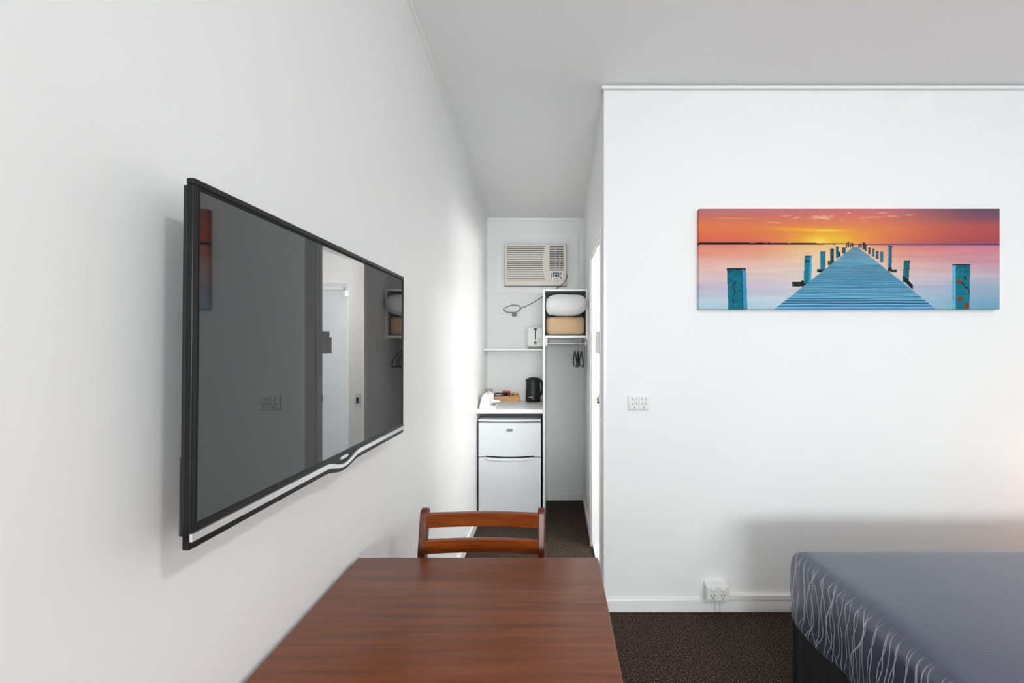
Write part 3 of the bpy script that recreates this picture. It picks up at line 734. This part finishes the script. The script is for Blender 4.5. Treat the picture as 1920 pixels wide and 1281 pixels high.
def pillow():
    b_ = bmesh.new(); t = bmesh.new(); bmesh.ops.create_cube(t, size=2)
    bmesh.ops.subdivide_edges(t, edges=t.edges[:], cuts=20, use_grid_fill=True)
    for v in t.verts:
        p = v.co.copy(); n = (abs(p.x) ** 5 + abs(p.y) ** 4 + abs(p.z) ** 2.8) ** (1 / 4)
        q = p / max(n, 1e-6)
        y = 3.62 + q.y * .245
        wide = 1.0 + .10 * max(0, min(1, (3.47 - y) / .05))
        x = .0825 + q.x * .152 * wide + (.016 if y < 3.45 else 0) * max(0, q.x)
        z = SZ + .152 + .078 + q.z * (.088 - .012 * q.x * q.x) + .0015 * math.sin(7 * q.x + 4 * q.y)
        if q.z < 0: z += .016 * q.x * q.x
        if y < 3.46 and q.z < 0 and q.x < -.55: z -= .028 * (-.55 - q.x) / .45 * 1.2
        v.co = Vector((x, y, max(z, SZ + .149)))
    return merge(b_, t)
o = obj('pillow', pillow(), M['pillow'], smooth=True); tag(o, 'plump white pillow on the tan blanket in the wardrobe', 'pillow')

# fridge
fx0, fx1 = PX(897, YF), PX(1014, YF)
fg = thing('bar_fridge', ((fx0 + fx1) / 2, 3.72, 0), 'small white two-door fridge under the counter', 'fridge')
FT = PZ(786.8, YF); zA = PZ(793.5, YF); zM = PZ(858, YF)
obj('cabinet_body', B(fx0 + .003, fx1 - .003, YF + .055, YB - .04, .03, FT - .016, bevel=.004), M['fridge'], fg)
# lid with gently bowed front
n = 14
fr_ = [(fx0 - .004 + (fx1 - fx0 + .004) * i / n, YF + .004 - .012 * (1 - (2 * i / n - 1) ** 2)) for i in range(n + 1)]
obj('lid', prism(bmesh.new(), fr_ + [(fx1, YB - .04), (fx0, YB - .04)], 'z', PZ(790.5, YF), FT, bevel=.003), M['fridge'], fg)
xa, xb = PX(911, YF), PX(1001, YF); xmid = (xa + xb) / 2
def bow(x, e, m): s = (x - xmid) / ((xb - xa) / 2); return m + (e - m) * s * s
mid = [xa + (xb - xa) * i / 16 for i in range(17)]
up = [(fx0, zA), (fx0, zM + .0055)] + [(xa - .001, zM + .0055)] + [(x, bow(x, zM + .014, zM + .004)) for x in mid] + [(xb + .001, zM + .0055), (fx1, zM + .0055), (fx1, zA)]
fd = obj('freezer_door', prism(bmesh.new(), up, 'y', YF, YF + .05, bevel=.0025), M['fridge'], fg)
lw = [(fx0, .055), (fx1, .055), (fx1, zM), (xb + .001, zM)] + [(x, bow(x, zM - .001, zM - .009)) for x in mid[::-1]] + [(xa - .001, zM), (fx0, zM)]
dd = obj('fridge_door', prism(bmesh.new(), lw, 'y', YF, YF + .05, bevel=.0025), M['fridge'], fg)
hl = [(x, bow(x, zM - .004, zM - .012)) for x in mid] + [(x, bow(x, zM - .014, zM - .028)) for x in mid[::-1]]
obj('handle', prism(bmesh.new(), hl, 'y', YF - .008, YF + .01, bevel=.002), M['fridge'], dd)
obj('badge', B(PX(951, YF), PX(961, YF), YF - .003, YF + .002, PZ(809, YF), PZ(804.5, YF), bevel=.0008), M['grey'], fd)
obj('badge_end', B(PX(949.2, YF), PX(951, YF), YF - .003, YF + .002, PZ(809, YF), PZ(804.5, YF)), M['silver'], fd)
obj('gap_shade_seal', B(fx0 + .008, fx1 - .008, YF + .03, YF + .056, .06, PZ(790.5, YF)), M['dark'], fg)  # seal block made near-black, shade of the door gaps put into its colour
for lx in (fx0 + .03, fx1 - .06):
    for ly in (YF + .08, YB - .12): obj('foot', B(lx, lx + .03, ly, ly + .03, 0, .03), M['blackpl'], fg)

# kettle
kx, ky = -.176, 3.905
kt = thing('kettle', (kx, ky, CT), 'black electric kettle on the counter beside the wardrobe panel', 'kettle')
obj('base', lathe(bmesh.new(), [(.062, 0), (.064, .012), (.058, .016)], (kx - .01, ky, CT)), M['blackpl'], kt, smooth=True)
obj('body', lathe(bmesh.new(), [(.055, .014), (.0635, .017), (.0635, .03), (.062, .09), (.059, .165), (.058, .18), (.054, .186)], (kx - .01, ky, CT), 40), M['blackpl'], kt, smooth=True)
obj('lid', lathe(bmesh.new(), [(.055, .184), (.055, .192), (.042, .203), (.02, .208), (.004, .209)], (kx - .01, ky, CT), 32), M['blackpl'], kt, smooth=True)
obj('spout', prism(bmesh.new(), [(kx - .0725, CT + .193), (kx - .05, CT + .192), (kx - .05, CT + .15), (kx - .066, CT + .155)], 'y', ky - .016, ky + .016, bevel=.003), M['blackpl'], kt)
hp = smoothpath([(kx + .01, ky, CT + .198), (kx + .04, ky, CT + .19), (kx + .066, ky, CT + .165), (kx + .074, ky, CT + .12), (kx + .068, ky, CT + .075), (kx + .046, ky, CT + .05)], 6)
obj('handle', tube(bmesh.new(), hp, [.012] * 8 + [.011] * (len(hp) - 8), 10), M['blackpl'], kt, smooth=True)
obj('handle_trim', tube(bmesh.new(), [(kx + .052, ky - .006, CT + .028), (kx + .064, ky - .006, CT + .04), (kx + .072, ky - .006, CT + .055)], .004, 8), M['silver'], kt, smooth=True)
lgk = bmesh.new()
for i, (a, ww) in enumerate(((-.034, .010), (-.022, .008), (-.012, .012))):
    yy = ky - math.sqrt(max(1e-6, .0628 ** 2 - (a + .0 + ww / 2) ** 2)) - .0005
    box(lgk, kx - .01 + a, kx - .01 + a + ww * .8, yy, yy + .002, CT + .042, CT + .0465)
obj('logo', lgk, M['silver'], kt)

# toaster
qx0, qx1, qy0, qy1, qz0 = -.232, -.096, LY + .002, YB - .006, LZ
to = thing('toaster', ((qx0 + qx1) / 2, (qy0 + qy1) / 2, LZ), 'white toaster on the narrow wall shelf', 'toaster')
obj('body', B(qx0, qx1, qy0, qy1, qz0 + .016, qz0 + .182, bevel=.012, seg=3), M['plastic'], to, smooth=True)
obj('base', B(qx0 + .008, qx1 - .004, qy0 + .004, qy1 - .006, qz0, qz0 + .017, bevel=.003), M['grey'], to)
xl_ = PX(1003.5, LY)
obj('lever_slot', B(xl_ - .003, xl_ + .003, qy0 - .001, qy0 + .002, qz0 + .08, qz0 + .168), M['dark'], to)
obj('lever', B(xl_ - .014, xl_ + .014, qy0 - .016, qy0 + .001, qz0 + .158, qz0 + .169, bevel=.003), M['blackpl'], to)
kn = lathe(bmesh.new(), [(.012, 0), (.013, .004), (.010, .011)], (0, 0, 0), 20)
bmesh.ops.rotate(kn, cent=(0, 0, 0), matrix=Matrix.Rotation(math.pi / 2, 3, 'X'), verts=kn.verts)
bmesh.ops.translate(kn, verts=kn.verts, vec=(xl_, qy0 + .001, qz0 + .05))
obj('browning_knob', kn, M['grey'], to, smooth=True)
for i in range(3):
    obj('button', B(xl_ + .030, xl_ + .036, qy0 - .003, qy0 + .001, qz0 + .048 + i * .016, qz0 + .058 + i * .016), M['grey'], to)
obj('bread_slot', box(box(bmesh.new(), qx0 + .035, qx0 + .06, qy0 + .025, qy1 - .025, qz0 + .1815, qz0 + .1825), qx1 - .06, qx1 - .035, qy0 + .025, qy1 - .025, qz0 + .1815, qz0 + .1825), M['dark'], to)

# sachet caddy and sachets
yc0 = 3.915
cx_0, cx_1 = PX(921.5, yc0), PX(973, yc0); cz1 = CT + .042
cd = thing('sachet_caddy', ((cx_0 + cx_1) / 2, yc0 + .03, CT), 'shallow tan tray holding sachets on the counter', 'tray')
obj('front_wall', B(cx_0, cx_1, yc0, yc0 + .005, CT, cz1, bevel=.001), M['caddy'], cd)
obj('rear_wall', B(cx_0, cx_1, yc0 + .062, yc0 + .067, CT, cz1, bevel=.001), M['caddy'], cd)
obj('end_wall', B(cx_0, cx_0 + .005, yc0 + .005, yc0 + .062, CT, cz1), M['caddy'], cd)
obj('end_wall', B(cx_1 - .005, cx_1, yc0 + .005, yc0 + .062, CT, cz1), M['caddy'], cd)
obj('tray_floor', B(cx_0 + .005, cx_1 - .005, yc0 + .005, yc0 + .062, CT, CT + .004), M['caddy'], cd)
ysb = yc0 + .02
def sachet(name, p0, p1, ptop, mat, label, prints, tilt=0):
    a0, a1, zt_ = PX(p0, ysb), PX(p1, ysb), PZ(ptop, ysb)
    t = thing(name, ((a0 + a1) / 2, ysb + .006, CT + .005), label, 'sachet', 'sachets in the tan tray')
    obj('wrapper', B(a0 + .0008, a1 - .0008, ysb, ysb + .012, CT + .005, zt_, bevel=.0018), mat, t)
    for u0, u1, v0, v1, pm in prints:
        hh = zt_ - cz1
        obj('printed_band', B(a0 + (a1 - a0) * u0, a0 + (a1 - a0) * u1, ysb - .0008, ysb + .002, cz1 - .004 + (hh + .004) * v0, cz1 - .004 + (hh + .004) * v1), pm, t)
    return t
sachet('tea_sachet', 922.5, 928, 737.5, M['blackpl'], 'black sachet at the left end of the tan tray', [(.15, .4, .3, .8, M['paper'])])
sachet('coffee_sachet', 928.5, 940.5, 737, M['navy'], 'navy blue sachet with a white stripe', [(.08, .9, .42, .62, M['paper'])])
sachet('tea_sachet', 940.8, 957, 733.5, M['red'], 'tall red-topped sachet with black and white stripes', [(.06, .94, .12, .72, M['brownp']), (.2, .32, .1, .7, M['paper']), (.44, .66, .1, .7, M['paper']), (.8, .9, .1, .7, M['paper'])])
sachet('sugar_sachet', 957.3, 964, 738, M['orange'], 'orange and brown sachet beside the yellow one', [(.55, .98, .1, .7, M['brownp'])])
sachet('sugar_sachet', 964.3, 972.3, 736.5, M['yellow'], 'yellow sachet with dark print at the right end of tray', [(.04, .4, .45, .7, M['brownp']), (.6, .96, .35, .72, M['brownp']), (.3, .55, .08, .3, M['orange'])])

# white countertop device and glass behind it
dy = 3.50
dv = thing('counter_appliance', (PX(912, dy), dy + .06, CT), 'small white plastic appliance with curved back on the counter', 'appliance')
def dp(l): return [(PX(a, dy), PZ(b, dy) if b < 767 else CT) for a, b in l]
obj('body', prism(bmesh.new(), dp([(898, 768), (899.5, 758), (902.5, 746), (906, 740), (911, 737.3), (918, 737.3), (919.5, 741), (918.5, 752), (918, 760), (918, 768)]), 'y', dy, dy + .13, bevel=.006, seg=3), M['plastic'], dv, smooth=True)
obj('base', prism(bmesh.new(), dp([(900, 768), (900, 761.5), (929.5, 761.5), (930.5, 763), (929, 768)]), 'y', dy - .01, dy + .14, bevel=.003), M['plastic'], dv)
obj('side_arm', prism(bmesh.new(), dp([(918.5, 760), (919.2, 740), (922.5, 739), (923.5, 742), (922.5, 752), (936, 753), (936, 756), (922, 757)]), 'y', dy + .05, dy + .09, bevel=.003), M['plastic'], dv)
obj('button_pad', B(PX(924.3, dy), PX(929, dy), dy - .013, dy - .009, PZ(761, dy), PZ(757, dy)), M['grey'], dv)
obj('speaker_grille', B(PX(913, dy), PX(917, dy), dy - .001, dy + .003, PZ(739.6, dy), PZ(737.6, dy)), M['grey'], dv)
gx, gy = PX(916.5, 3.78), 3.78
gl = obj('drinking_glass', lathe(bmesh.new(), [(.026, 0), (.030, .06), (.032, .12), (.028, .128), (.024, .128), (.024, .124), (.03, .118), (.028, .06), (.024, .004), (.001, .004)], (gx, gy, CT), 28), M['glass'], smooth=True)
tag(gl, 'clear drinking glass behind the small white appliance', 'glass')

# air conditioner in its panelled recess
def FX(px): return PX(px, YB)
def FZ(py): return PZ(py, YB)
pn = bmesh.new()
struct(obj('trim_panel', B(FX(931), FX(1084), YB - .008, YB, FZ(549), FZ(437), bevel=.002), M['trim']), 'raised white board around the air conditioner')
t3 = bmesh.new()
box(t3, XL, XC, YB - .008, YB, CH(YB) - .03, CH(YB), bevel=.002)
struct(obj('trim_far', t3, M['trim']), 'white strip at the top of the far wall')
YA = 3.93
ax0, ax1, az0, az1 = PX(946.5, YA), PX(1061.5, YA), PZ(535.5, YA), PZ(458, YA)
ac = thing('air_conditioner', ((ax0 + ax1) / 2, YB - .03, az0), 'cream box air conditioner with louvred grille high on the far wall', 'air conditioner')
obj('sleeve', B(ax0 - .004, ax1 + .004, YA + .012, YB - .008, az0 - .004, az1 + .004), M['grey'], ac)
def AX(px): return PX(px, YA)
def AZ(py): return PZ(py, YA)
# fascia as frame pieces around the two openings (polygonal left opening with a bowed right edge)
gz0, gz1 = AZ(525.5), AZ(461.5)
def gr(z):          # right edge of the grille
    s = (z - (gz0 + gz1) / 2) / ((gz1 - gz0) / 2); return AX(1017.5) + (AX(1022.5) - AX(1017.5)) * s * s
zs_ = [gz0 + (gz1 - gz0) * i / 14 for i in range(15)]
fa = bmesh.new()
box(fa, ax0, AX(949.8), YA, YA + .02, az0, az1); box(fa, AX(949.8), ax1, YA, YA + .02, gz1, az1)
box(fa, AX(949.8), ax1, YA, YA + .02, az0, gz0)
prism(fa, [(gr(z), z) for z in zs_] + [(AX(1030.5), gz1), (AX(1030.5), gz0)], 'y', YA - .004, YA + .02)
box(fa, AX(1056.5), ax1, YA, YA + .02, gz0, gz1); box(fa, AX(1030.5), AX(1056.5), YA, YA + .02, gz0, AZ(507.5))
obj('fascia', fa, M['cream'], ac)
obj('cavity', B(AX(949.8), AX(1056.5), YA + .018, YA + .022, gz0, gz1), M['dark'], ac)
nsl = 16
for i in range(nsl):
    zc = gz0 + (gz1 - gz0) * (i + .5) / nsl; hh = (gz1 - gz0) / nsl
    b_ = prism(bmesh.new(), [(YA - .001, zc - hh * .40), (YA + .006, zc - hh * .25), (YA + .007, zc + hh * .2), (YA + .002, zc + hh * .28), (YA - .002, zc + hh * .1)], 'x', AX(949.8), gr(zc))
    obj('grille_slat', b_, M['cream'], ac)
lz0, lz1 = AZ(506), AZ(462.5); nl = 10
for i in range(nl):
    zc = lz0 + (lz1 - lz0) * (i + .35) / nl; hh = (lz1 - lz0) / nl
    obj('vent_louvre', B(AX(1030.5), AX(1056.5), YA + .001, YA + .004, zc - hh * .17, zc + hh * .17), M['cream'], ac)
obj('vent_bar', box(box(bmesh.new(), AX(1041.5), AX(1042.3), YA + .008, YA + .011, lz0, lz1), AX(1049.2), AX(1050), YA + .008, YA + .011, lz0, AZ(475)), M['cream'], ac)
cpz0, cpz1 = AZ(524.5), AZ(509.5)
obj('control_panel', B(AX(1031), AX(1056), YA - .003, YA + .001, cpz0, cpz1, bevel=.0008), M['plastic'], ac)
for u0, u1, v0, v1 in ((1033.3, 1034.6, 511.5, 523), (1036.8, 1048.5, 511.3, 513), (1036.8, 1038.3, 513, 519.5), (1047.2, 1048.7, 513, 520.5), (1040.3, 1045.6, 514.8, 519.2), (1038.5, 1041, 521.8, 523), (1043, 1045.5, 521.8, 523), (1050.8, 1052.8, 511.5, 514.5), (1050.8, 1052, 516, 518), (1050.8, 1052.8, 519.5, 523)):
    obj('control_mark', B(AX(u0), AX(u1), YA - .0036, YA - .002, AZ(v1), AZ(v0)), M['blackpl'], ac)
# power cord of the air conditioner, wall socket
def C(px, py, y=YB - .018): return (PX(px, y), y, PZ(py, y))
pts = [C(1063.5, 515, YA + .02), C(1063, 519, YA - .008), C(1061, 524, YA - .008), C(1056, 532, YA - .006), C(1044, 541, YA + .012), C(1030, 550), C(1017, 557), C(1000, 567), C(987, 574), C(977, 577.3), C(973, 573.5), C(962, 572), C(952, 575), C(944, 580), C(947, 584), C(958, 586), C(968, 585.5), C(975, 580), C(977, 577)]
co_ = obj('power_cord', tube(bmesh.new(), smoothpath(pts, 6), .0028, 8), M['blackpl'], ac, smooth=True); co_['label'] = 'thin black looped cord'
obj('plug', B(PX(946, YB - .03), PX(950.5, YB - .03), YB - .04, YB - .012, PZ(582, YB - .03), PZ(578, YB - .03), bevel=.002), M['plastic'], co_)
so_ = thing('power_point', (FX(958), YB, FZ(589)), 'white wall socket behind the looped cord above the toaster shelf', 'power point')
obj('cover_plate', B(FX(935), FX(973), YB - .010, YB, FZ(589), FZ(573), bevel=.002), M['plastic'], so_)
tag(obj('cord_clip', B(FX(960.5), FX(968.5), YB - .02, YB, FZ(593.5), FZ(587.5), bevel=.002), M['grey']), 'small grey cord clip on the wall below the looped cord', 'clip')
